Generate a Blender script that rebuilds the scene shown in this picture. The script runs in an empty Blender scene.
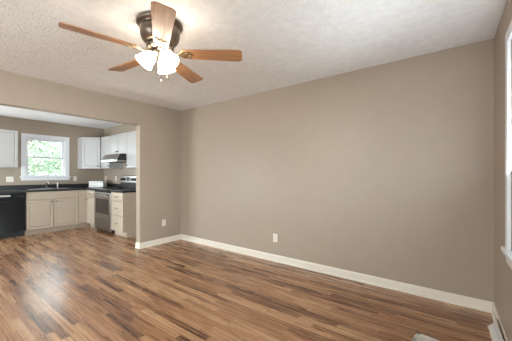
import bpy, bmesh, math, random
from mathutils import Vector, Matrix
random.seed(7)
SC = bpy.context.scene
COL = SC.collection
R = math.radians
PI = math.pi

# ------------------------------------------------------------------ camera, world, lights, exposure
cam_d = bpy.data.cameras.new('camera')
cam = bpy.data.objects.new('camera', cam_d); COL.objects.link(cam)
cam.location = (0, 0, 1.23)
cam.rotation_euler = (R(90), 0, R(37.4))
cam_d.sensor_width = 36; cam_d.lens = 36*266/512; cam_d.shift_y = 4/512
cam_d.clip_start = .02; cam_d.clip_end = 200
SC.camera = cam
SC.view_settings.view_transform = 'Standard'
SC.view_settings.look = 'None'
SC.view_settings.gamma = 1
SC.view_settings.use_curve_mapping = False
SC.view_settings.exposure = 0.0
try:
    SC.cycles.use_denoising = True
    SC.cycles.max_bounces = 10; SC.cycles.diffuse_bounces = 6
    SC.cycles.sample_clamp_indirect = 6
except Exception: pass

w = bpy.data.worlds.new('World'); SC.world = w; w.use_nodes = True
nt = w.node_tree; nt.nodes.clear()
wo = nt.nodes.new('ShaderNodeOutputWorld'); bg = nt.nodes.new('ShaderNodeBackground')
bg.inputs[0].default_value = (.86, .94, 1.0, 1); bg.inputs[1].default_value = 10.5
nt.links.new(bg.outputs[0], wo.inputs[0])

def area(name, loc, rot, sx, sy, power, color):
    d = bpy.data.lights.new(name, 'AREA'); d.shape = 'RECTANGLE'; d.size = sx; d.size_y = sy
    d.energy = power; d.color = color
    o = bpy.data.objects.new(name, d); COL.objects.link(o); o.location = loc; o.rotation_euler = rot
    return o
# daylight: at the right wall window, plus unseen openings added to light the rooms
area('patio_added_fill', (-2.7, -3.25, 1.05), (R(100), 0, 0), 2.6, 2.0, 82, (.97, .98, 1))  # unseen patio opening, added for light from behind the camera
area('side_window_daylight', (.37, 2.0, 1.42), (R(122), 0, R(90)), .8, .9, 33, (.80, .91, 1))
area('side_added_fill', (.52, -.95, 1.45), (R(96), 0, R(90)), 1.25, 1.25, 140, (.90, .95, 1))  # added lamp at an unseen opening, brightens the short left wall
area('kitchen_added_fill', (-6.0, -1.85, .55), (R(122), 0, 0), 1.3, 1.1, 230, (.90, .95, 1))  # added lamp behind an unseen opening, brightens kitchen ceiling and cabinets

# ------------------------------------------------------------------ materials
def mat(name, col, rough=.5, metal=0, spec=.5, emis=None, estr=0):
    m = bpy.data.materials.new(name); m.use_nodes = True
    b = m.node_tree.nodes['Principled BSDF']
    b.inputs['Base Color'].default_value = (*col, 1)
    b.inputs['Roughness'].default_value = rough; b.inputs['Metallic'].default_value = metal
    b.inputs['Specular IOR Level'].default_value = spec
    if emis:
        b.inputs['Emission Color'].default_value = (*emis, 1); b.inputs['Emission Strength'].default_value = estr
    return m
def nodes(m): return m.node_tree.nodes, m.node_tree.links, m.node_tree.nodes['Principled BSDF']
def noisy(m, scale, amount, bump=0, detail=4, stretch=None, bscale=None, dist=.01):
    """mottle the base colour a little and add a bump"""
    N, L, b = nodes(m)
    tc = N.new('ShaderNodeTexCoord'); mp = N.new('ShaderNodeMapping')
    if stretch: mp.inputs['Scale'].default_value = stretch
    L.new(tc.outputs['Object'], mp.inputs[0])
    n = N.new('ShaderNodeTexNoise'); n.inputs['Scale'].default_value = scale; n.inputs['Detail'].default_value = detail
    L.new(mp.outputs[0], n.inputs['Vector'])
    c = b.inputs['Base Color'].default_value[:3]
    r = N.new('ShaderNodeValToRGB')
    r.color_ramp.elements[0].position = .3; r.color_ramp.elements[1].position = .7
    r.color_ramp.elements[0].color = (*[x*(1-amount) for x in c], 1)
    r.color_ramp.elements[1].color = (*[min(1, x*(1+amount)) for x in c], 1)
    L.new(n.outputs['Fac'], r.inputs[0]); L.new(r.outputs[0], b.inputs['Base Color'])
    if bump:
        n2 = N.new('ShaderNodeTexNoise'); n2.inputs['Scale'].default_value = bscale or scale; n2.inputs['Detail'].default_value = 5
        L.new(mp.outputs[0], n2.inputs['Vector'])
        bp = N.new('ShaderNodeBump'); bp.inputs['Strength'].default_value = bump; bp.inputs['Distance'].default_value = dist
        L.new(n2.outputs['Fac'], bp.inputs['Height']); L.new(bp.outputs[0], b.inputs['Normal'])
    return m
M = {}
M['wall'] = noisy(mat('wall_paint', (.375, .307, .241), .42, spec=.4), 6, .015, .12, bscale=180, dist=.002)
M['ceiling'] = noisy(mat('ceiling_texture', (.78, .755, .73), .9, spec=.1), 14, .05, .55, bscale=55, dist=.02)
M['kceiling'] = noisy(mat('kitchen_ceiling_texture', (.90, .90, .90), .9, spec=.1), 14, .03, .3, bscale=55, dist=.02)
M['trim'] = noisy(mat('trim_paint', (.76, .70, .61), .35), 8, .01)
M['wtrim'] = noisy(mat('window_trim_paint', (.80, .81, .84), .35), 8, .01)
M['cab'] = noisy(mat('cabinet_paint_warm_lit', (.47, .395, .31), .38), 9, .012)  # same cabinet paint, tinted for the warmer light low down
M['cab_daylit'] = noisy(mat('cabinet_paint_daylit', (.47, .46, .455), .38), 9, .012)  # same paint again, cooler to carry the brighter light on the uppers
M['counter'] = noisy(mat('counter_laminate', (.022, .022, .025), .3, spec=.35), 90, .6, detail=2)
M['steel'] = noisy(mat('brushed_steel', (.38, .36, .34), .32, 1), 40, .06, stretch=(1, 1, 30))
M['chrome'] = noisy(mat('chrome', (.75, .76, .78), .12, 1), 20, .02)
M['black'] = noisy(mat('black_enamel', (.010, .011, .013), .16, spec=.25), 30, .1)
M['matte_black'] = noisy(mat('black_plastic', (.02, .02, .021), .5), 30, .1)
M['blackglass'] = noisy(mat('oven_glass', (.030, .024, .021), .08, spec=.3), 30, .1)
M['display'] = noisy(mat('display_black', (.02, .03, .035), .15), 30, .1)
M['knob'] = noisy(mat('pewter', (.17, .15, .125), .35, 1), 30, .06)
M['brass'] = noisy(mat('aged_brass', (.46, .36, .24), .3, 1), 30, .1)
M['bronze'] = noisy(mat('bronze_housing', (.17, .135, .105), .3, .85), 30, .15)
M['white'] = noisy(mat('white_plastic', (.80, .79, .76), .4), 20, .01)
M['plate'] = noisy(mat('cream_plastic', (.80, .75, .67), .4), 20, .01)
M['slot'] = noisy(mat('slot_dark', (.05, .045, .04), .6), 20, .01)
M['vent'] = noisy(mat('vent_enamel', (.74, .72, .68), .4), 20, .02)
M['bark'] = noisy(mat('bark', (.16, .12, .09), .9), 12, .3, .5)
M['grey_ground'] = noisy(mat('neutral_bounce_ground', (.36, .35, .33), .95), 3, .3, .4, bscale=60)  # ground greyed so bounced daylight does not turn green
M['siding'] = noisy(mat('ext_siding', (.7, .7, .68), .7), 3, .03)
M['shade'] = mat('frosted_glass_lit', (.9, .88, .84), .4, emis=(1, .90, .74), estr=28)
M['added_bulb'] = mat('added_kitchen_lamp', (.9, .9, .9), .4, emis=(1, .96, .90), estr=14)  # glow of the lamp added to brighten the kitchen

m = M['leaf'] = mat('glare_paled_leaves', (.30, .44, .22), .6, spec=.2)
N, L, b = nodes(m)
oi = N.new('ShaderNodeTexCoord'); n = N.new('ShaderNodeTexNoise'); n.inputs['Scale'].default_value = 1.6
r = N.new('ShaderNodeValToRGB'); r.color_ramp.elements[0].color = (.27, .36, .26, 1); r.color_ramp.elements[1].color = (.44, .52, .39, 1)  # greens paled to carry the glare and brightness outside
r.color_ramp.elements[0].position = .35; r.color_ramp.elements[1].position = .65
L.new(oi.outputs['Object'], n.inputs['Vector']); L.new(n.outputs['Fac'], r.inputs[0]); L.new(r.outputs[0], b.inputs['Base Color'])

# window pane: clear, with a faint reflection
m = M['glass'] = bpy.data.materials.new('window_glass'); m.use_nodes = True
N, L = m.node_tree.nodes, m.node_tree.links; N.clear()
o_ = N.new('ShaderNodeOutputMaterial'); mx = N.new('ShaderNodeMixShader'); tr = N.new('ShaderNodeBsdfTransparent'); gl = N.new('ShaderNodeBsdfGlossy')
fr = N.new('ShaderNodeFresnel'); fr.inputs[0].default_value = 1.45; gl.inputs['Roughness'].default_value = .02
tr.inputs[0].default_value = (.96, .98, .97, 1)
L.new(fr.outputs[0], mx.inputs[0]); L.new(tr.outputs[0], mx.inputs[1]); L.new(gl.outputs[0], mx.inputs[2]); L.new(mx.outputs[0], o_.inputs[0])

# laminate floor: staggered strips running along X
def math_node(N, L, op, a, b=None):
    n = N.new('ShaderNodeMath'); n.operation = op
    for i, v in enumerate((a, b)):
        if v is None: continue
        if isinstance(v, (int, float)): n.inputs[i].default_value = v
        else: L.new(v, n.inputs[i])
    return n.outputs[0]
m = M['floor'] = mat('laminate_floor', (.3, .2, .12), .3, spec=.7)
N, L, b = nodes(m)
tc = N.new('ShaderNodeTexCoord'); sp = N.new('ShaderNodeSeparateXYZ'); L.new(tc.outputs['Object'], sp.inputs[0])
v = math_node(N, L, 'DIVIDE', sp.outputs[1], .058)
row = math_node(N, L, 'FLOOR', v); vf = math_node(N, L, 'FRACT', v)
wn = N.new('ShaderNodeTexWhiteNoise'); wn.noise_dimensions = '1D'; L.new(row, wn.inputs['W'])
off = math_node(N, L, 'MULTIPLY', wn.outputs['Value'], 17.3)
ln = math_node(N, L, 'ADD', math_node(N, L, 'MULTIPLY', wn.outputs['Value'], .45), .55)
u = math_node(N, L, 'ADD', math_node(N, L, 'DIVIDE', sp.outputs[0], ln), off)
colm = math_node(N, L, 'FLOOR', u); uf = math_node(N, L, 'FRACT', u)
cb = N.new('ShaderNodeCombineXYZ'); L.new(row, cb.inputs[0]); L.new(colm, cb.inputs[1])
wn2 = N.new('ShaderNodeTexWhiteNoise'); wn2.noise_dimensions = '2D'; L.new(cb.outputs[0], wn2.inputs['Vector'])
ramp = N.new('ShaderNodeValToRGB'); ce = ramp.color_ramp
ce.elements[0].position = 0; ce.elements[0].color = (.080, .034, .017, 1)
ce.elements[1].position = 1; ce.elements[1].color = (.53, .335, .19, 1)
for p, c in ((.2, (.165, .074, .037)), (.40, (.285, .138, .066)), (.62, (.365, .188, .094)), (.84, (.46, .262, .140))):
    e = ce.elements.new(p); e.color = (*c, 1)
# fine grain stretched along the strip, offset per strip
cv = N.new('ShaderNodeCombineXYZ')
L.new(math_node(N, L, 'ADD', math_node(N, L, 'MULTIPLY', sp.outputs[0], 2.2), math_node(N, L, 'MULTIPLY', wn2.outputs['Value'], 40)), cv.inputs[0])
L.new(math_node(N, L, 'MULTIPLY', sp.outputs[1], 48), cv.inputs[1])
gn = N.new('ShaderNodeTexNoise'); gn.inputs['Scale'].default_value = 1; gn.inputs['Detail'].default_value = 5; gn.inputs['Distortion'].default_value = .6
L.new(cv.outputs[0], gn.inputs['Vector'])
cv2 = N.new('ShaderNodeCombineXYZ')
L.new(math_node(N, L, 'ADD', math_node(N, L, 'MULTIPLY', sp.outputs[0], 1.1), math_node(N, L, 'MULTIPLY', wn2.outputs['Value'], 23)), cv2.inputs[0])
L.new(math_node(N, L, 'MULTIPLY', sp.outputs[1], 24), cv2.inputs[1])
gn2 = N.new('ShaderNodeTexNoise'); gn2.inputs['Scale'].default_value = 1; gn2.inputs['Detail'].default_value = 3; L.new(cv2.outputs[0], gn2.inputs['Vector'])
base_t = math_node(N, L, 'ADD', math_node(N, L, 'MULTIPLY', wn2.outputs['Value'], .74), math_node(N, L, 'ADD', math_node(N, L, 'MULTIPLY', gn2.outputs['Fac'], .45), -.06))
tone = math_node(N, L, 'ADD', base_t, math_node(N, L, 'MULTIPLY', math_node(N, L, 'SUBTRACT', gn.outputs['Fac'], .5), 1.0))
L.new(tone, ramp.inputs[0])
edge = math_node(N, L, 'MAXIMUM', math_node(N, L, 'LESS_THAN', vf, .03), math_node(N, L, 'LESS_THAN', uf, .006))
mixc = N.new('ShaderNodeMix'); mixc.data_type = 'RGBA'; mixc.blend_type = 'MULTIPLY'
L.new(math_node(N, L, 'MULTIPLY', edge, .35), mixc.inputs[0]); L.new(ramp.outputs[0], mixc.inputs[6]); mixc.inputs[7].default_value = (.2, .16, .13, 1)
L.new(mixc.outputs[2], b.inputs['Base Color'])
rr = math_node(N, L, 'ADD', math_node(N, L, 'MULTIPLY', gn.outputs['Fac'], .08), .235); L.new(rr, b.inputs['Roughness'])
bp = N.new('ShaderNodeBump'); bp.inputs['Strength'].default_value = .05; bp.inputs['Distance'].default_value = .002
L.new(gn.outputs['Fac'], bp.inputs['Height']); L.new(bp.outputs[0], b.inputs['Normal'])

# fan blade wood
m = M['blade'] = mat('oak_blade', (.40, .20, .09), .42, spec=.9)
N, L, b = nodes(m)
tc = N.new('ShaderNodeTexCoord'); mp = N.new('ShaderNodeMapping'); mp.inputs['Scale'].default_value = (2, 30, 2); L.new(tc.outputs['Object'], mp.inputs[0])
n = N.new('ShaderNodeTexNoise'); n.inputs['Scale'].default_value = 2; n.inputs['Detail'].default_value = 5; L.new(mp.outputs[0], n.inputs['Vector'])
r = N.new('ShaderNodeValToRGB'); r.color_ramp.elements[0].color = (.27, .115, .045, 1); r.color_ramp.elements[1].color = (.44, .215, .095, 1)
r.color_ramp.elements[0].position = .3; r.color_ramp.elements[1].position = .7
L.new(n.outputs['Fac'], r.inputs[0]); L.new(r.outputs[0], b.inputs['Base Color'])

# ------------------------------------------------------------------ mesh helpers
def box(bm, x0, x1, y0, y1, z0, z1, bev=0, mtx=None):
    t = bmesh.new(); bmesh.ops.create_cube(t, size=1)
    bmesh.ops.scale(t, vec=(abs(x1-x0), abs(y1-y0), abs(z1-z0)), verts=t.verts)
    bmesh.ops.translate(t, vec=((x0+x1)/2, (y0+y1)/2, (z0+z1)/2), verts=t.verts)
    if bev: bmesh.ops.bevel(t, geom=t.edges[:], offset=bev, segments=2, profile=.5, affect='EDGES')
    if mtx: bmesh.ops.transform(t, matrix=mtx, verts=t.verts)
    merge(bm, t)
def merge(bm, t):
    me = bpy.data.meshes.new('tmp'); t.to_mesh(me); t.free(); bm.from_mesh(me); bpy.data.meshes.remove(me)
def lathe(bm, prof, seg=24, mtx=None, cap=True):
    """prof: list of (radius, z)"""
    t = bmesh.new(); rings = []
    for r_, z in prof:
        if r_ < 1e-5: rings.append([t.verts.new((0, 0, z))])
        else: rings.append([t.verts.new((r_*math.cos(2*PI*i/seg), r_*math.sin(2*PI*i/seg), z)) for i in range(seg)])
    for a, b_ in zip(rings, rings[1:]):
        for i in range(seg):
            j = (i+1) % seg
            if len(a) == 1 and len(b_) == 1: continue
            if len(a) == 1: f = [a[0], b_[j], b_[i]]
            elif len(b_) == 1: f = [a[i], a[j], b_[0]]
            else: f = [a[i], a[j], b_[j], b_[i]]
            t.faces.new(f).smooth = True
    if cap:
        for rg in (rings[0], rings[-1]):
            if len(rg) > 2: t.faces.new(rg)
    bmesh.ops.recalc_face_normals(t, faces=t.faces)
    if mtx: bmesh.ops.transform(t, matrix=mtx, verts=t.verts)
    merge(bm, t)
def tube(bm, pts, rad, seg=10):
    t = bmesh.new(); rings = []; pts = [Vector(p) for p in pts]
    for k, p in enumerate(pts):
        d = (pts[min(k+1, len(pts)-1)]-pts[max(k-1, 0)]).normalized()
        a = d.orthogonal().normalized() if k == 0 else (pa - d*pa.dot(d)).normalized()
        pa = a; b_ = d.cross(a)
        rr = rad[k] if isinstance(rad, (list, tuple)) else rad
        rings.append([t.verts.new(p+(a*math.cos(2*PI*i/seg)+b_*math.sin(2*PI*i/seg))*rr) for i in range(seg)])
    for a, b_ in zip(rings, rings[1:]):
        for i in range(seg):
            t.faces.new([a[i], a[(i+1) % seg], b_[(i+1) % seg], b_[i]]).smooth = True
    t.faces.new(rings[0]); t.faces.new(rings[-1])
    bmesh.ops.recalc_face_normals(t, faces=t.faces); merge(bm, t)
def prism(bm, poly, d0, d1, axis='z', bev=0, mtx=None):
    """extrude polygon; axis z: poly=(x,y); x: poly=(y,z); y: poly=(x,z)"""
    t = bmesh.new()
    def P(p, d): return {'z': (p[0], p[1], d), 'x': (d, p[0], p[1]), 'y': (p[0], d, p[1])}[axis]
    a = [t.verts.new(P(p, d0)) for p in poly]; b_ = [t.verts.new(P(p, d1)) for p in poly]
    t.faces.new(a); t.faces.new(b_)
    for i in range(len(poly)):
        j = (i+1) % len(poly); t.faces.new([a[i], a[j], b_[j], b_[i]])
    bmesh.ops.recalc_face_normals(t, faces=t.faces)
    if bev: bmesh.ops.bevel(t, geom=t.edges[:], offset=bev, segments=2, profile=.5, affect='EDGES')
    if mtx: bmesh.ops.transform(t, matrix=mtx, verts=t.verts)
    merge(bm, t)
def obj(name, bm, m, parent=None):
    me = bpy.data.meshes.new(name); bm.to_mesh(me); bm.free(); me.materials.append(m)
    o = bpy.data.objects.new(name, me); COL.objects.link(o)
    if parent: o.parent = parent
    return o
def bx(name, m, parent, *a, bev=0):
    bm = bmesh.new(); box(bm, *a, bev=bev); return obj(name, bm, m, parent)
def tag(o, label, cat, group=None):
    o['label'] = label; o['category'] = cat
    if group: o['group'] = group
    return o
def thing(name, label, cat, loc=(0, 0, 0), rz=0, group=None):
    o = bpy.data.objects.new(name, None); COL.objects.link(o); o.empty_display_size = .1
    o.location = loc; o.rotation_euler = (0, 0, rz)
    return tag(o, label, cat, group)
def struct(o): o['kind'] = 'structure'; return o
def dup(root, loc, rz, label, group=None):
    r_ = root.copy(); COL.objects.link(r_); r_.location = loc; r_.rotation_euler = (0, 0, rz); r_['label'] = label
    if group: r_['group'] = group
    for ch in list(root.children):
        c = ch.copy(); COL.objects.link(c); c.parent = r_
        for g in list(ch.children):
            d = g.copy(); COL.objects.link(d); d.parent = c
    return r_

# ------------------------------------------------------------------ the setting
H = 2.44; XL = -4.21; WT = .12; YB = 3.16; XK = -7.5; YR = -3.0; YKR = 3.15
XR = lambda y: .245+.03*(YB-y)          # right wall runs very slightly off square
struct(bx('floor', M['floor'], None, XK-.1, .6, YR-.1, YB+.1, -.08, 0))
struct(bx('ceiling', M['ceiling'], None, XL-.06, .6, YR-.1, YB+.1, H, H+.12))
struct(bx('ceiling_kitchen', M['kceiling'], None, XK-.1, XL-.06, -1.4, YB+.1, H, H+.12))
struct(bx('wall_back', M['wall'], None, XL-.06, .45, YB, YB+.12, 0, H))
struct(bx('wall_kitchen_side', M['wall'], None, XK-.1, XL-.06, YKR, YKR+.13, 0, H))
# left wall with the wide opening
YO0, YO1, ZO = -.35, 2.335, 2.053
bm = bmesh.new()
poly = [(YR, 0), (YO0, 0), (YO0, ZO), (YO1, ZO), (YO1, 0), (YB, 0), (YB, H), (YR, H)]
prism(bm, poly, XL-WT, XL, 'x'); struct(obj('wall_left', bm, M['wall']))
# kitchen window wall
def holed_wall(name, axis, d0, d1, a0, a1, h, mtx=None):
    """wall slab from d0 to d1 on axis, a0..a1 along, hole h=(a,b,z0,z1)"""
    bm = bmesh.new()
    for (p, q, z0, z1) in ((a0, h[0], 0, H), (h[1], a1, 0, H), (h[0], h[1], 0, h[2]), (h[0], h[1], h[3], H)):
        if q-p < 1e-4 or z1-z0 < 1e-4: continue
        if axis == 'x': box(bm, d0, d1, p, q, z0, z1, mtx=mtx)
        else: box(bm, p, q, d0, d1, z0, z1, mtx=mtx)
    bmesh.ops.remove_doubles(bm, verts=bm.verts, dist=1e-5)
    return struct(obj(name, bm, M['wall']))
KN = (-6.9, -5.1, .5, 2.1)  # unseen opening, cut low to let added light up to the kitchen ceiling
KW = (1.555, 2.29, 1.185, 2.045)       # glass opening of the kitchen window
holed_wall('wall_kitchen_window', 'x', XK-.14, XK, -1.3, YB+.1, KW)
# right wall, in its own frame: u along the wall from the back corner towards the viewer, v into the wall
ang = math.atan(.03)
RW = Matrix.Translation((XR(YB), YB, 0)) @ Matrix.Rotation(R(-90)+ang, 4, 'Z')
SW = (.78, 1.6, .732, 2.10)
bm = bmesh.new()
SW2 = (3.4, 4.8, .732, 2.10)  # unseen second opening, added to light the left wall
for (p, q, z0, z1) in ((0, SW[0], 0, H), (SW[1], SW2[0], 0, H), (SW2[1], 6.3, 0, H), (SW[0], SW[1], 0, SW[2]), (SW[0], SW[1], SW[3], H), (SW2[0], SW2[1], 0, SW[2]), (SW2[0], SW2[1], SW[3], H)):
    box(bm, p, q, 0, .14, z0, z1)
bmesh.ops.transform(bm, matrix=RW, verts=bm.verts); struct(obj('wall_right', bm, M['wall']))
# rear wall with an unseen patio door opening, added for daylight
PD = (-4.0, -1.4, 0, 2.1)
holed_wall('wall_rear', 'y', YR-.12, YR, XL-WT, .6, PD)
holed_wall('wall_kitchen_near', 'y', -1.32, -1.2, XK-.1, XL-WT, KN)
struct(bx('ground', M['grey_ground'], None, -60, 30, -40, 40, -.5, -.09))

# baseboards with a shoe mould
BP = [(0, 0), (.022, 0), (.022, .012), (.014, .022), (.014, .078), (.009, .088), (.006, .095), (0, .095)]
def base_run(bm, p0, p1, n):
    """p0->p1 along the wall, n = unit normal into the room"""
    p0, p1, n = Vector(p0), Vector(p1), Vector(n)
    t = bmesh.new()
    a = [t.verts.new((p0.x+n.x*d, p0.y+n.y*d, z)) for d, z in BP]; b_ = [t.verts.new((p1.x+n.x*d, p1.y+n.y*d, z)) for d, z in BP]
    t.faces.new(a); t.faces.new(b_)
    for i in range(len(BP)): j = (i+1) % len(BP); t.faces.new([a[i], a[j], b_[j], b_[i]])
    bmesh.ops.recalc_face_normals(t, faces=t.faces); merge(bm, t)
bm = bmesh.new(); base_run(bm, (XL+.0, YB), (XR(YB), YB), (0, -1)); struct(obj('baseboard_back', bm, M['trim']))
bm = bmesh.new(); base_run(bm, (XL, YO1-.02), (XL, YB), (1, 0)); base_run(bm, (XL-WT, YO1), (XL+.02, YO1), (0, -1))
base_run(bm, (XL, YR), (XL, YO0), (1, 0)); struct(obj('baseboard_left', bm, M['trim']))
bm = bmesh.new(); nx = Vector((-math.cos(ang), -math.sin(ang)))
base_run(bm, (XR(YB), YB), (XR(YR), YR), nx); struct(obj('baseboard_right', bm, M['trim']))

# ---------- windows
def kitchen_window():
    root = bpy.data.objects.new('window_1', None); COL.objects.link(root); struct(root)
    root.location = (XK, 0, 0)
    y0, y1, z0, z1 = KW; cw = .078
    bm = bmesh.new()
    for a in ((y0-cw, y0, z0-.005, z1+cw), (y1, y1+cw, z0-.005, z1+cw), (y0, y1, z1, z1+cw)):
        box(bm, .001, .02, *a, bev=.003)
    obj('casing', bm, M['wtrim'], root)
    bx('sill', M['wtrim'], root, -.06, .05, y0-cw-.025, y1+cw+.025, z0-.025, z0, bev=.004)
    bx('apron', M['wtrim'], root, .001, .016, y0-cw, y1+cw, z0-.085, z0-.026, bev=.003)
    bm = bmesh.new()
    for a in ((y0, y0+.018, z0, z1), (y1-.018, y1, z0, z1), (y0, y1, z1-.018, z1)): box(bm, -.12, -.0, *a)
    obj('jamb', bm, M['wtrim'], root)
    zm = (z0+z1)/2
    for nm, xa, za, zb in (('upper_sash', -.085, zm-.015, z1-.018), ('lower_sash', -.05, z0, zm+.018)):
        bm = bmesh.new(); ya, yb = y0+.018, y1-.018; f = .032
        box(bm, xa-.015, xa+.015, ya, ya+f, za, zb, bev=.003); box(bm, xa-.015, xa+.015, yb-f, yb, za, zb, bev=.003)
        box(bm, xa-.0145, xa+.0145, ya, yb, zb-f, zb, bev=.003); box(bm, xa-.0145, xa+.0145, ya, yb, za, za+f, bev=.003)
        s = obj(nm, bm, M['wtrim'], root)
        bx('pane', M['glass'], s, xa-.002, xa+.002, ya+f-.002, yb-f+.002, za+f-.002, zb-f+.002)
    bx('sash_lock', M['white'], root, -.05, -.02, (y0+y1)/2-.03, (y0+y1)/2+.03, zm+.018, zm+.03, bev=.003)
kitchen_window()
def side_window(name, SW):
    root = bpy.data.objects.new(name, None); COL.objects.link(root); struct(root)
    root.matrix_world = RW
    u0, u1, z0, z1 = SW; cw = .075
    bm = bmesh.new()
    for a in ((u0-cw, u0, z0, z1+cw), (u1, u1+cw, z0, z1+cw), (u0, u1, z1, z1+cw)):
        box(bm, a[0], a[1], -.02, -.001, a[2], a[3], bev=.003)
    obj('casing', bm, M['wtrim'], root)
    bx('sill', M['wtrim'], root, u0-cw-.055, u1+cw+.055, -.036, .08, z0-.028, z0, bev=.004)
    bx('apron', M['wtrim'], root, u0-cw, u1+cw, -.016, -.001, z0-.09, z0-.029, bev=.003)
    zm = (z0+z1)/2
    for nm, va, za, zb in (('upper_sash', .10, zm-.015, z1), ('lower_sash', .06, z0, zm+.018)):
        bm = bmesh.new(); f = .04
        box(bm, u0, u0+f, va-.016, va+.016, za, zb, bev=.003); box(bm, u1-f, u1, va-.016, va+.016, za, zb, bev=.003)
        box(bm, u0, u1, va-.015, va+.015, zb-f, zb, bev=.003); box(bm, u0, u1, va-.015, va+.015, za, za+f, bev=.003)
        s = obj(nm, bm, M['wtrim'], root)
        bx('pane', M['glass'], s, u0+f, u1-f, va-.002, va+.002, za+f, zb-f)
side_window('window_2', SW); side_window('added_window_4', SW2)  # the second one is unseen, added for its light
def added_kitchen_window():  # unseen window, added to brighten the kitchen
    root = bpy.data.objects.new('added_window_3', None); COL.objects.link(root); struct(root); root.location = (0, -1.2, 0)
    x0, x1, z0, z1 = KN; zm = (z0+z1)/2; cw = .075; f = .04
    bm = bmesh.new()
    for a in ((x0-cw, x0, z0, z1+cw), (x1, x1+cw, z0, z1+cw), (x0, x1, z1, z1+cw)): box(bm, a[0], a[1], .001, .02, a[2], a[3], bev=.003)
    obj('casing', bm, M['wtrim'], root)
    bx('sill', M['wtrim'], root, x0-cw-.03, x1+cw+.03, -.06, .05, z0-.026, z0, bev=.004)
    for nm, y, za, zb in (('upper_sash', -.085, zm-.015, z1), ('lower_sash', -.05, z0, zm+.018)):
        bm = bmesh.new()
        box(bm, x0, x0+f, y-.016, y+.016, za, zb, bev=.003); box(bm, x1-f, x1, y-.016, y+.016, za, zb, bev=.003)
        box(bm, x0, x1, y-.015, y+.015, zb-f, zb, bev=.003); box(bm, x0, x1, y-.015, y+.015, za, za+f, bev=.003)
        s = obj(nm, bm, M['wtrim'], root)
        bx('pane', M['glass'], s, x0+f, x1-f, y-.002, y+.002, za+f, zb-f)
added_kitchen_window()
def added_patio_door():  # unseen door, added to light the room from behind
    root = bpy.data.objects.new('added_door_1', None); COL.objects.link(root); struct(root); root.location = (0, YR, 0)
    x0, x1, z0, z1 = PD; xm = (x0+x1)/2
    for nm, a, b_, y in (('fixed_panel', x0, xm+.04, -.085), ('sliding_panel', xm-.04, x1, -.045)):
        bm = bmesh.new(); f = .07
        box(bm, a, a+f, y-.018, y+.018, .02, z1-.01, bev=.003); box(bm, b_-f, b_, y-.018, y+.018, .02, z1-.01, bev=.003)
        box(bm, a, b_, y-.017, y+.017, z1-f-.01, z1-.01, bev=.003); box(bm, a, b_, y-.017, y+.017, .02, .02+f, bev=.003)
        s = obj(nm, bm, M['wtrim'], root)
        bx('pane', M['glass'], s, a+f, b_-f, y-.003, y+.003, .02+f, z1-f-.01)
    bm = bmesh.new()
    for a in ((x0-.08, x0, 0, z1+.08), (x1, x1+.08, 0, z1+.08), (x0, x1, z1, z1+.08)): box(bm, a[0], a[1], .001, .02, a[2], a[3], bev=.003)
    obj('casing', bm, M['wtrim'], root)
    bx('track', M['steel'], root, x0, x1, -.12, 0, 0, .02)
added_patio_door()

# ------------------------------------------------------------------ kitchen cabinets
BF = XK+.60          # face of the base run on the window wall
RF = YKR-.615        # face of the base run on the side wall (-Y facing)
def knob(parent, p, d):
    """small round knob at p, pointing along d"""
    bm = bmesh.new()
    q = Vector(d).to_track_quat('Z', 'Y').to_matrix().to_4x4(); q.translation = p
    lathe(bm, [(.008, -.002), (.007, .012), (.015, .018), (.018, .024), (.013, .030), (0, .031)], 14, q)
    return obj('knob', bm, M['knob'], parent)
def panel_front(name, parent, frame, w_, h_, m, raised=True):
    """cabinet front, lower-left at frame origin: x across, y out of the cabinet, z up; routed panel"""
    bm = bmesh.new(); t_ = .019
    box(bm, 0, w_, -.021, t_, 0, h_, bev=.003)
    if raised:
        f = .055 if min(w_, h_) > .25 else .03
        bm.faces.ensure_lookup_table()
        # sunk groove with a raised field
        fc = max((f_ for f_ in bm.faces if abs(f_.normal.y) > .99 and f_.calc_center_median().y > t_*.9), key=lambda f_: f_.calc_area())
        bmesh.ops.inset_region(bm, faces=[fc], thickness=f-.003)
        r1 = bmesh.ops.inset_region(bm, faces=[fc], thickness=.007, depth=-.007)
        bmesh.ops.inset_region(bm, faces=[fc], thickness=.004)
        bmesh.ops.inset_region(bm, faces=[fc], thickness=.022, depth=.006)
    bmesh.ops.recalc_face_normals(bm, faces=bm.faces)
    bmesh.ops.transform(bm, matrix=frame, verts=bm.verts)
    return obj(name, bm, m, parent)
def frame_at(o, xdir, ydir):
    x = Vector(xdir).normalized(); y = Vector(ydir).normalized(); z = Vector((0, 0, 1))
    mtx = Matrix((x, y, z)).transposed().to_4x4(); mtx.translation = o; return mtx
TK = .10             # toe kick height
# --- window wall run (fronts face +X)
s = thing('base_cabinet', 'wide cream sink cabinet with two doors below the kitchen window', 'cabinet', (BF, 1.434, 0), 0, 'kitchen base cabinets')
bm = bmesh.new()
for a in ((-.597, -.023, 0, .018, TK, .874), (-.597, -.023, .898, .916, TK, .874), (-.597, -.585, .018, .898, TK, .874), (-.585, -.023, .018, .898, TK, TK+.018), (-.042, -.023, .018, .898, TK+.018, .874)): box(bm, *a)
obj('body', bm, M['cab'], s); bx('toe_kick', M['cab'], s, -.597, -.06, 0, .916, 0, TK)
panel_front('false_front', s, frame_at((0, .003, .713), (0, 1, 0), (1, 0, 0)), .910, .158, M['cab'], False)
for y, ky in ((.003, .405), (.4615, .49)):
    d = panel_front('door', s, frame_at((0, y, .105), (0, 1, 0), (1, 0, 0)), .4515, .600, M['cab'])
    knob(d, (.019, ky+.01, .655), (1, 0, 0))
c = thing('corner_cabinet', 'plain cream blank corner cabinet where the two counters meet', 'cabinet', (BF, 2.352, 0), 0, 'kitchen base cabinets')
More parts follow.
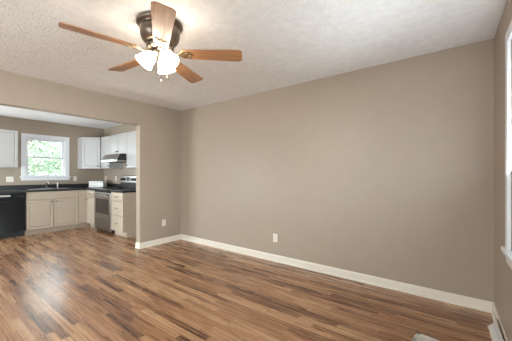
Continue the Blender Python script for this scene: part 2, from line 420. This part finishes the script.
bm = bmesh.new(); prism(bm, [(-.597, 0), (0, 0), (0, RF-2.352), (.0, .795), (-.597, .795)], TK, .874)
obj('body', bm, M['cab'], c)
bx('toe_kick', M['cab'], c, -.597, -.06, 0, .795, 0, TK)
bx('filler_panel', M['cab'], c, 0, .012, .006, RF-2.352-.012, .125, .86, bev=.003)
# --- side wall run (fronts face -Y)
X1, X2, X3 = BF+.025, -6.43, -5.655        # narrow cabinet | stove | drawer cabinet
c = thing('base_cabinet', 'narrow cream cabinet with one drawer and door left of the stove', 'cabinet', (X1, RF, 0), 0, 'kitchen base cabinets')
wd = X2-X1-.006
bx('body', M['cab'], c, .0, wd, .023, .612, TK, .874, bev=.002); bx('toe_kick', M['cab'], c, 0, wd, .06, .612, 0, TK)
fy = lambda x, z: frame_at((x, 0, z), (1, 0, 0), (0, -1, 0))
d = panel_front('drawer', c, fy(.003, .713), wd-.006, .158, M['cab']); knob(d, (wd/2, -.019, .787), (0, -1, 0))
d = panel_front('door', c, fy(.003, .105), wd-.006, .600, M['cab']); knob(d, (.05, -.019, .655), (0, -1, 0))
c = thing('base_cabinet', 'cream end cabinet with three drawers right of the stove', 'cabinet', (X3+.008, RF, 0), 0, 'kitchen base cabinets')
wd = .49
bx('body', M['cab'], c, 0, wd, .023, .612, TK, .874, bev=.002); bx('toe_kick', M['cab'], c, 0, wd-.003, .06, .612, 0, TK)
def pull(parent, x, z):
    bm = bmesh.new(); tube(bm, [(x-.042, -.019, z), (x-.04, -.042, z), (x-.02, -.047, z), (x+.02, -.047, z), (x+.04, -.042, z), (x+.042, -.019, z)], .006, 8)
    return obj('pull', bm, M['knob'], parent)
for z, h_ in ((.706, .165), (.418, .280), (.105, .305)):
    d = panel_front('drawer', c, fy(.003, z), wd-.006, h_, M['cab']); pull(d, wd/2, z+h_/2)

# --- countertops
bm = bmesh.new(); z0, z1 = .876, .914; ct = BF+.03
SK = (1.53, 2.25, BF-.50, BF-.065)         # sink cut-out y0,y1,x0,x1
box(bm, XK+.003, ct, .75, SK[0], z0, z1); box(bm, XK+.003, ct, SK[1], RF-.03, z0, z1)
box(bm, XK+.003, SK[2], SK[0], SK[1], z0, z1); box(bm, SK[3], ct, SK[0], SK[1], z0, z1)
box(bm, XK+.003, X2-.004, RF-.03, YKR-.003, z0, z1)
bmesh.ops.remove_doubles(bm, verts=bm.verts, dist=1e-4)
k = obj('countertop', bm, M['counter']); tag(k, 'dark L-shaped counter with a sink under the kitchen window', 'countertop', 'kitchen countertops')
bm = bmesh.new(); box(bm, XK+.002, XK+.02, .75, YKR-.003, z1, z1+.09, bev=.003); box(bm, XK+.02, X2-.004, YKR-.02, YKR-.002, z1, z1+.09, bev=.003)
obj('backsplash', bm, M['counter'], k)
bm = bmesh.new(); box(bm, X3+.006, X3+.515, RF-.03, YKR-.003, z0, z1, bev=.004)
k = obj('countertop', bm, M['counter']); tag(k, 'short dark counter on the drawer cabinet right of the stove', 'countertop', 'kitchen countertops')
bm = bmesh.new(); box(bm, X3+.006, X3+.515, YKR-.02, YKR-.002, z1, z1+.09, bev=.003); obj('backsplash', bm, M['counter'], k)

# --- sink and taps
s = thing('kitchen_sink', 'steel double bowl sink set into the counter below the window', 'sink', ((SK[2]+SK[3])/2, (SK[0]+SK[1])/2, .914))
hx, hy = (SK[3]-SK[2])/2, (SK[1]-SK[0])/2
bm = bmesh.new()
for a in ((-hx-.015, -hx+.05, -hy-.015, hy+.015), (hx-.02, hx+.015, -hy-.015, hy+.015), (-hx+.05, hx-.02, -hy-.015, -hy+.02), (-hx+.05, hx-.02, hy-.02, hy+.015), (-hx+.05, hx-.02, -.015, .015)):
    box(bm, *a, .0005, .007, bev=.002)
obj('rim', bm, M['steel'], s)
for a, b_ in ((-hy+.02, -.015), (.015, hy-.02)):
    bm = bmesh.new(); x0, x1 = -hx+.05, hx-.02
    t = .003
    box(bm, x0, x1, a, b_, -.17, -.17+t); box(bm, x0, x0+t, a, b_, -.17, .001); box(bm, x1-t, x1, a, b_, -.17, .001)
    box(bm, x0, x1, a, a+t, -.17, .001); box(bm, x0, x1, b_-t, b_, -.17, .001)
    o = obj('bowl', bm, M['steel'], s)
    bm = bmesh.new(); lathe(bm, [(.04, .0), (.04, .003), (.03, .003), (.0, .001)], 16, Matrix.Translation(((x0+x1)/2, (a+b_)/2, -.167))); obj('drain', bm, M['chrome'], o)
f = thing('faucet', 'chrome single lever faucet at the back of the sink', 'faucet', (SK[2]+.022, 1.89, .921))
bm = bmesh.new(); box(bm, -.028, .028, -.11, .11, 0, .012, bev=.005); obj('base_plate', bm, M['chrome'], f)
bm = bmesh.new(); tube(bm, [(0, 0, .01), (0, 0, .075), (.02, 0, .11), (.07, 0, .13), (.13, 0, .13), (.17, 0, .115), (.178, 0, .095)], [.018, .017, .014, .012, .011, .011, .011], 12); obj('spout', bm, M['chrome'], f)
bm = bmesh.new(); tube(bm, [(0, 0, .085), (-.004, .01, .125), (-.012, .045, .16)], [.012, .009, .007], 10); obj('lever', bm, M['chrome'], f)
f = thing('side_sprayer', 'thin upright chrome sprayer beside the sink faucet', 'sprayer', (SK[2]+.022, 2.10, .921))
bm = bmesh.new(); lathe(bm, [(.02, 0), (.02, .008), (.013, .014), (.012, .02)], 14); obj('collar', bm, M['chrome'], f)
bm = bmesh.new(); lathe(bm, [(.009, .015), (.011, .05), (.013, .085), (.016, .105), (.012, .12), (0, .122)], 14); obj('nozzle', bm, M['white'], f)

# --- dishwasher
d = thing('dishwasher', 'black dishwasher left of the sink cabinet under the counter', 'dishwasher', (BF, .826, 0))
bx('tub', M['matte_black'], d, -.57, -.001, .004, .6, .1, .868)
bx('kick_plate', M['matte_black'], d, -.55, -.06, .008, .596, 0, .1)
bx('door', M['black'], d, 0, .028, .006, .598, .115, .705, bev=.006)
p = bx('control_panel', M['black'], d, 0, .034, .006, .598, .712, .866, bev=.006)
bx('handle', M['steel'], p, .03, .05, .10, .37, .80, .835, bev=.006)
for i in range(5): bx('button', M['knob'], p, .033, .037, .485+.02*i, .497+.02*i, .79, .80, bev=.001)

# --- stove
s = thing('stove', 'stainless electric stove with black glass top between the cabinets', 'stove', (X2, RF, 0))
W = X3-X2
bx('body', M['matte_black'], s, .004, W-.004, 0.0, .60, .03, .90)
for a in (.03, W-.08):
    for b_ in (.04, .52): bx('foot', M['matte_black'], s, a, a+.05, b_, b_+.05, 0, .03)
bm = bmesh.new(); box(bm, .004, W-.004, -.03, .0, .285, .845, bev=.006); dr = obj('oven_door', bm, M['steel'], s)
bx('oven_window', M['blackglass'], dr, .09, W-.09, -.034, -.026, .40, .715, bev=.003)
bm = bmesh.new(); y = -.075
tube(bm, [(.07, y, .79), (W-.07, y, .79)], .011, 12)
for a in (.1, W-.1): tube(bm, [(a, -.028, .79), (a, y, .79)], .009, 8)
obj('oven_handle', bm, M['steel'], dr)
bx('storage_drawer', M['steel'], s, .004, W-.004, -.03, 0, .05, .275, bev=.006)
bx('front_rail', M['black'], s, .004, W-.004, -.02, 0, .85, .903, bev=.004)
tp = bx('cooktop', M['black'], s, .0, W, -.03, .56, .903, .918, bev=.004)
for (a, b_, r_) in ((.2, .13, .09), (W-.2, .13, .105), (.2, .40, .105), (W-.2, .40, .08)):
    bm = bmesh.new(); lathe(bm, [(r_, .9182), (r_, .9190), (r_-.006, .9190), (r_-.006, .9182)], 28, Matrix.Translation((a, b_, 0))); obj('burner_ring', bm, M['knob'], tp)
bm = bmesh.new(); prism(bm, [(.535, .918), (.545, 1.045), (.560, 1.195), (.575, 1.205), (.606, 1.205), (.606, .60), (.60, .60), (.60, .918)], .0, W, 'x')
bg_ = obj('backguard', bm, M['matte_black'], s)
tl = math.atan2(.015, .15)
fm = Matrix.Translation((0, .5437, 1.045)) @ Matrix.Rotation(-tl, 4, 'X')
bm = bmesh.new(); box(bm, .012, W-.012, -.006, .001, .0, .15, bev=.003, mtx=fm); cp = obj('control_fascia', bm, M['steel'], bg_)
bm = bmesh.new(); box(bm, W/2-.09, W/2+.09, -.009, -.004, .045, .118, bev=.001, mtx=fm); obj('display', bm, M['display'], bg_)
for a in (.09, .2, W-.2, W-.09):
    bm = bmesh.new(); mt = fm @ Matrix.Translation((a, -.005, .072)) @ Matrix.Rotation(R(90), 4, 'X')
    lathe(bm, [(.034, 0), (.034, .012), (.026, .018), (.024, .035), (0, .036)], 18, mt); obj('control_knob', bm, M['matte_black'], bg_)

# --- wall cabinets (top 2.13, bottom 1.37)
UZ0, UZ1 = 1.37, 2.13; UD = .30
def wall_cab(label, x0, x1, z0, z1, ndoor, knob_side):
    c = thing('wall_cabinet', label, 'cabinet', (x0, YKR-UD, z0), 0, 'kitchen wall cabinets')
    w_, h_ = x1-x0, z1-z0
    bx('body', M['cab_daylit'], c, 0, w_, .023, UD-.002, 0, h_, bev=.002)
    dw = (w_-.006-.006*(ndoor-1))/ndoor
    for i in range(ndoor):
        xx = .003+i*(dw+.006)
        d_ = panel_front('door', c, fy(xx, .002), dw, h_-.004, M['cab_daylit'])
        ks = knob_side[i]; knob(d_, (xx+(.03 if ks == 'l' else dw-.03), -.019, .06), (0, -1, 0))
    return c
wall_cab('white wall cabinet with one tall door left of the range hood', XK+.61, X2-.012, UZ0, UZ1, 1, 'r')
wall_cab('short white wall cabinet with two doors above the range hood', X2-.008, X3+.0, 1.68, UZ1, 2, 'rl')
wall_cab('white wall cabinet with a tall door right of the range hood', X3+.004, X3+.50, UZ0, UZ1, 1, 'l')
# diagonal corner cabinet
c = thing('wall_cabinet', 'white diagonal wall cabinet hung in the kitchen corner', 'cabinet', (XK, YKR, UZ0), 0, 'kitchen wall cabinets')
bm = bmesh.new(); prism(bm, [(.002, -.002), (.002, -.606), (UD, -.606), (.606, -UD), (.606, -.002)], 0, UZ1-UZ0, 'z', bev=.002); obj('body', bm, M['cab_daylit'], c)
p0, p1 = Vector((UD, -.606, 0)), Vector((.606, -UD, 0)); dd = (p1-p0); Ld = dd.length; dd.normalize(); nn = Vector((dd.y, -dd.x, 0))
d_ = panel_front('door', c, frame_at(p0+nn*.022+dd*.02+Vector((0, 0, .008)), dd, nn), Ld-.04, UZ1-UZ0-.016, M['cab_daylit'])
kp = p0+dd*(Ld-.055)+nn*.041+Vector((0, 0, .06)); knob(d_, kp, nn)
# left of the window, fronts face +X
c = thing('wall_cabinet', 'wall cabinet left of the kitchen window, above the dishwasher', 'cabinet', (XK+UD, .45, UZ0), 0, 'kitchen wall cabinets')
bx('body', M['cab_daylit'], c, -UD+.002, -.023, 0, .925, 0, UZ1-UZ0, bev=.002)
for y, ky in ((.006, .43), (.465, .50)):
    d_ = panel_front('door', c, frame_at((0, y, .008), (0, 1, 0), (1, 0, 0)), .454, UZ1-UZ0-.016, M['cab_daylit'])
    knob(d_, (.019, ky, .06), (1, 0, 0))

# --- range hood
h = thing('range_hood', 'steel range hood with black ends over the stove', 'range hood', (X2, YKR, 1.516))
hw0, hw1 = .002, W-.006
prof = [(-.004, 0), (-.50, 0), (-.50, .035), (-.475, .09), (-.43, .158), (-.004, .158)]
bm = bmesh.new(); prism(bm, prof, hw0+.012, hw1-.012, 'x'); obj('body', bm, M['steel'], h)
for a in (hw0, hw1-.0115):
    bm = bmesh.new(); prism(bm, [(-.006, .004), (-.490, .012), (-.497, .036), (-.472, .09), (-.428, .1585), (-.006, .1585)], a, a+.0115, 'x'); obj('end_cap', bm, M['matte_black'], h)
bx('front_lip', M['steel'], h, hw0, hw1+.004, -.512, -.488, -.012, .022, bev=.004)
bx('side_rail', M['steel'], h, hw1, hw1+.004, -.49, -.006, -.012, .012, bev=.001)
bx('filter', M['slot'], h, .06, W-.07, -.44, -.06, -.006, .0, bev=.002)
for i in range(2): bx('switch', M['matte_black'], h, W-.14+.05*i, W-.115+.05*i, -.505, -.499, .022, .033)

# --- white box on the counter in the corner
b_ = thing('storage_box', 'plain white box standing on the counter in the kitchen corner', 'box', (-7.12, 2.86, .914), R(42))
bx('body', M['white'], b_, -.17, .17, -.10, .10, 0, .115, bev=.012)
bx('lid', M['white'], b_, -.174, .174, -.104, .104, .117, .152, bev=.012)

# ------------------------------------------------------------------ electrical plates
def outlet(label, loc, rz, group=None):
    o = thing('wall_outlet', label, 'outlet', loc, rz, group)
    bm = bmesh.new(); box(bm, -.036, .036, -.007, -.0005, -.058, .058, bev=.003); obj('plate', bm, M['plate'], o)
    for z in (-.026, .026):
        bm = bmesh.new(); prism(bm, [(-.017, z-.009), (-.011, z-.017), (.011, z-.017), (.017, z-.009), (.017, z+.009), (.011, z+.017), (-.011, z+.017), (-.017, z+.009)], -.0095, -.006, 'y')
        r_ = obj('receptacle', bm, M['plate'], o)
        bm = bmesh.new(); box(bm, -.008, -.005, -.0102, -.009, z-.002, z+.008); box(bm, .005, .008, -.0102, -.009, z-.002, z+.008); lathe(bm, [(.003, 0), (.003, .001), (0, .001)], 8, Matrix.Translation((0, -.0094, z-.009)) @ Matrix.Rotation(R(90), 4, 'X'))
        obj('slot', bm, M['slot'], r_)
    bm = bmesh.new(); lathe(bm, [(.003, 0), (.003, .001), (0, .0013)], 8, Matrix.Translation((0, -.0068, 0)) @ Matrix.Rotation(R(90), 4, 'X')); obj('screw', bm, M['knob'], o)
    return o
o = outlet('cream outlet low on the long beige wall', (-2.07, YB, .333), 0, 'wall outlets')
dup(o, (XL, 2.785, .365), R(90), 'cream outlet low on the short wall beside the kitchen opening', 'wall outlets')
dup(o, (-6.80, YKR, 1.13), 0, 'cream outlet on the kitchen wall just left of the stove', 'wall outlets')
dup(o, (-7.36, YKR, 1.13), 0, 'cream outlet on the kitchen wall behind the white counter box', 'wall outlets')
dup(o, (XK, 2.49, 1.13), R(90), 'cream outlet on the kitchen wall right of the window sill', 'wall outlets')
def switch_plate(label, loc, rz):
    o = thing('switch_plate', label, 'light switch', loc, rz)
    bm = bmesh.new(); box(bm, -.06, .06, -.007, -.0005, -.058, .058, bev=.003); obj('plate', bm, M['plate'], o)
    for x in (-.024, .024):
        bm = bmesh.new(); box(bm, x-.006, x+.006, -.016, -.006, -.008, .012, bev=.002); obj('toggle', bm, M['plate'], o)
switch_plate('wide cream switch plate on the kitchen wall left of the window', (XK, 1.30, 1.13), R(90))

# ------------------------------------------------------------------ registers
v_ = thing('baseboard_register', 'white baseboard heat register with a bulging grille on the right wall', 'register'); v_.matrix_world = RW
u0, u1 = .33, .69
# end cap profile: (v, z), bulging into the room
RZ = .72
pr = [(v, z*RZ) for v, z in [(-.023, 0), (-.072, 0), (-.075, .012), (-.066, .03), (-.045, .06), (-.034, .10), (-.026, .125), (-.023, .13)]]
def capx(a, b_):
    bm = bmesh.new(); prism(bm, pr, a, b_, 'x', bev=.0015); return bm
obj('end_cap', capx(u0, u0+.014), M['trim'], v_); obj('end_cap', capx(u1-.014, u1), M['trim'], v_)
bm = bmesh.new(); prism(bm, [(v, z*RZ) for v, z in [(-.023, 0), (-.05, 0), (-.05, .02), (-.028, .10), (-.023, .12)]], u0+.014, u1-.014, 'x'); obj('body', bm, M['slot'], v_)
bm = bmesh.new(); box(bm, u0+.014, u1-.014, -.071, -.05, .0, .022, bev=.002); box(bm, u0+.014, u1-.014, -.032, -.0232, .112*RZ, .129*RZ, bev=.002); obj('rail', bm, M['trim'], v_)
bm = bmesh.new()
for i in range(20):
    a = u0+.022+i*(u1-u0-.044)/19.
    prism(bm, [(v, z*RZ) for v, z in [(-.066, .02), (-.062, .03), (-.042, .06), (-.031, .10), (-.025, .115), (-.024, .113), (-.028, .098), (-.037, .058), (-.056, .03), (-.06, .02)]], a-.0025, a+.0025, 'x')
obj('grille', bm, M['vent'], v_)

fl = thing('floor_register', 'pale grey floor vent at the bottom edge near the right wall', 'floor register', (-.261+.129*.99-.066*.139, 2.399-.129*.139-.066*.99, 0), R(-8))
fw, fh = .13, .067
bm = bmesh.new()
for a in ((-fw, fw, -fh, -fh+.03), (-fw, fw, fh-.03, fh), (-fw, -fw+.03, -fh, fh), (fw-.03, fw, -fh, fh)): box(bm, *a, .0005, .008, bev=.002)
obj('frame', bm, M['vent'], fl)
bx('damper', M['vent'], fl, -fw+.025, fw-.025, -fh+.025, fh-.025, .0005, .002)
bm = bmesh.new()
for i in range(16):
    x = -fw+.036+i*(2*fw-.072)/15.; box(bm, x-.005, x+.005, -fh+.028, fh-.028, .003, .007)
obj('louver', bm, M['vent'], fl)

# ------------------------------------------------------------------ ceiling fan
FC = (-1.908, 1.229)
fan = thing('ceiling_fan', 'ceiling fan with five wooden blades and three lit frosted lamps', 'ceiling fan', (*FC, H))
bm = bmesh.new()
lathe(bm, [(.0, -.0005), (.165, -.0005), (.176, -.01), (.176, -.024), (.158, -.034), (.146, -.044), (.150, -.054), (.154, -.07), (.150, -.105), (.140, -.135), (.118, -.160), (.09, -.175), (0, -.178)], 40)
obj('motor_housing', bm, M['bronze'], fan)
bm = bmesh.new(); lathe(bm, [(.095, -.174), (.105, -.182), (.105, -.205), (.09, -.212), (.055, -.215), (.062, -.222), (.062, -.245), (.045, -.262), (.02, -.27), (0, -.271)], 32)
obj('switch_housing', bm, M['bronze'], fan)
BZ = -.24; PITCH = R(-12)
outline = [(.165, -.048), (.19, -.055), (.60, -.072), (.636, -.071), (.655, -.05), (.658, .05), (.640, .071), (.60, .072), (.19, .055), (.165, .048)]
for k in range(5):
    a = R(-103+72*k)
    mt = Matrix.Rotation(a, 4, 'Z') @ Matrix.Translation((0, 0, BZ)) @ Matrix.Rotation(PITCH, 4, 'X')
    bm = bmesh.new(); prism(bm, outline, -.004, .004, 'z', bev=.0015)
    bl = obj('blade', bm, M['blade'], fan); bl.matrix_local = mt
    bm = bmesh.new()
    prism(bm, [(.085, -.018), (.15, -.013), (.18, -.04), (.235, -.046), (.25, -.03), (.225, -.012), (.262, 0), (.225, .012), (.25, .03), (.235, .046), (.18, .04), (.15, .013), (.085, .018)], -.011, -.0045, 'z', bev=.0015)
    for (x, y) in ((.215, -.03), (.215, .03), (.235, 0)): lathe(bm, [(.007, -.0105), (.006, -.0145), (0, -.0155)], 10, Matrix.Translation((x, y, 0)))
    tube(bm, [(.075, 0, .01), (.10, 0, -.004), (.13, 0, -.008)], .012, 8)
    br = obj('blade_bracket', bm, M['brass'], bl)
for k in range(3):
    az = R(122+120*k)
    # arm, socket and bell shade leaning outwards
    tilt = R(37)
    mt = Matrix.Rotation(az, 4, 'Z') @ Matrix.Translation((.042, 0, -.228)) @ Matrix.Rotation(PI-tilt, 4, 'Y')   # local +Z points down and out
    bm = bmesh.new(); lathe(bm, [(.014, -.01), (.016, .015), (.026, .02), (.028, .036), (.0, .036)], 16, mt)
    ar = obj('lamp_socket', bm, M['bronze'], fan)
    bm = bmesh.new()
    lathe(bm, [(.027, .030), (.038, .036), (.050, .055), (.056, .085), (.062, .112), (.073, .135), (.070, .135), (.059, .112), (.053, .085), (.047, .055), (.035, .039), (.0, .036)], 24, mt, cap=False)
    obj('lamp_shade', bm, M['shade'], fan)
for (x, y, l_) in ((.006, .005, .185), (.045, .034, .155)):
    bm = bmesh.new()
    z = -.262; tube(bm, [(x, y, z), (x, y, z-l_)], .0022, 6)
    lathe(bm, [(0, 0), (.006, -.004), (.008, -.018), (.006, -.03), (0, -.033)], 10, Matrix.Translation((x, y, z-l_)))
    obj('pull_chain', bm, M['brass'], fan)

# ------------------------------------------------------------------ added kitchen lamp, unseen behind the header
kl = thing('added_lamp', 'added round lamp lighting the kitchen, unseen behind the opening header', 'lamp', (-4.85, 1.45, H))
bm = bmesh.new(); lathe(bm, [(0, -.0005), (.09, -.0005), (.09, -.02), (.03, -.03), (.02, -.09), (0, -.09)], 24); obj('mount', bm, M['bronze'], kl)
bm = bmesh.new(); lathe(bm, [(0, -.09), (.08, -.095), (.14, -.12), (.16, -.15), (.14, -.18), (.08, -.20), (0, -.205)], 28, cap=False); obj('globe', bm, M['added_bulb'], kl)

# ------------------------------------------------------------------ trees outside the kitchen window
def tree(label, x, y, hgt, rad, nleaf, seed):
    rnd = random.Random(seed)
    t = thing('tree', label, 'tree', (x, y, -.09), 0, 'trees outside the kitchen window')
    bm = bmesh.new(); tube(bm, [(0, 0, 0), (.05, .03, hgt*.3), (-.03, .08, hgt*.6), (.02, 0, hgt*.9)], [.13, .10, .07, .02], 8)
    for i in range(7):
        a = rnd.uniform(0, 2*PI); z = hgt*rnd.uniform(.3, .7)
        tube(bm, [(0, 0, z), (math.cos(a)*rad*.4, math.sin(a)*rad*.4, z+.4), (math.cos(a)*rad*.8, math.sin(a)*rad*.8, z+.7)], [.05, .03, .01], 6)
    obj('trunk', bm, M['bark'], t)
    clumps = []
    for i in range(26):
        v = Vector((rnd.gauss(0, 1), rnd.gauss(0, 1), rnd.gauss(0, 1))).normalized()*rnd.uniform(.3, 1)
        clumps.append((Vector((v.x*rad, v.y*rad, hgt*.52+v.z*hgt*.42)), rad*rnd.uniform(.25, .45)))
    vs, fs = [], []
    for i in range(nleaf):
        c_, r_ = clumps[rnd.randrange(len(clumps))]
        p = c_+Vector((rnd.gauss(0, .5), rnd.gauss(0, .5), rnd.gauss(0, .45)))*r_
        if p.z < .3: continue
        d1 = Vector((rnd.uniform(-1, 1), rnd.uniform(-1, 1), rnd.uniform(-.6, .6))).normalized(); d2 = d1.orthogonal().normalized()
        s_ = rnd.uniform(.05, .09); k_ = len(vs)
        vs += [p-d1*s_, p+d2*s_*.5+Vector((0, 0, .01)), p+d1*s_, p-d2*s_*.5+Vector((0, 0, .01))]; fs.append((k_, k_+1, k_+2, k_+3))
    me = bpy.data.meshes.new('foliage'); me.from_pydata(vs, [], fs); me.materials.append(M['leaf'])
    o = bpy.data.objects.new('foliage', me); COL.objects.link(o); o.parent = t
tree('leafy green tree filling the left of the kitchen window', -14.5, 3.05, 4.8, 1.5, 8500, 3)
tree('pale green tree seen at the right of the kitchen window', -17.0, 5.0, 3.9, 1.25, 6500, 5)
tree('low bushy tree far behind the others in the kitchen window', -21.5, 5.6, 3.6, 2.3, 9000, 11)
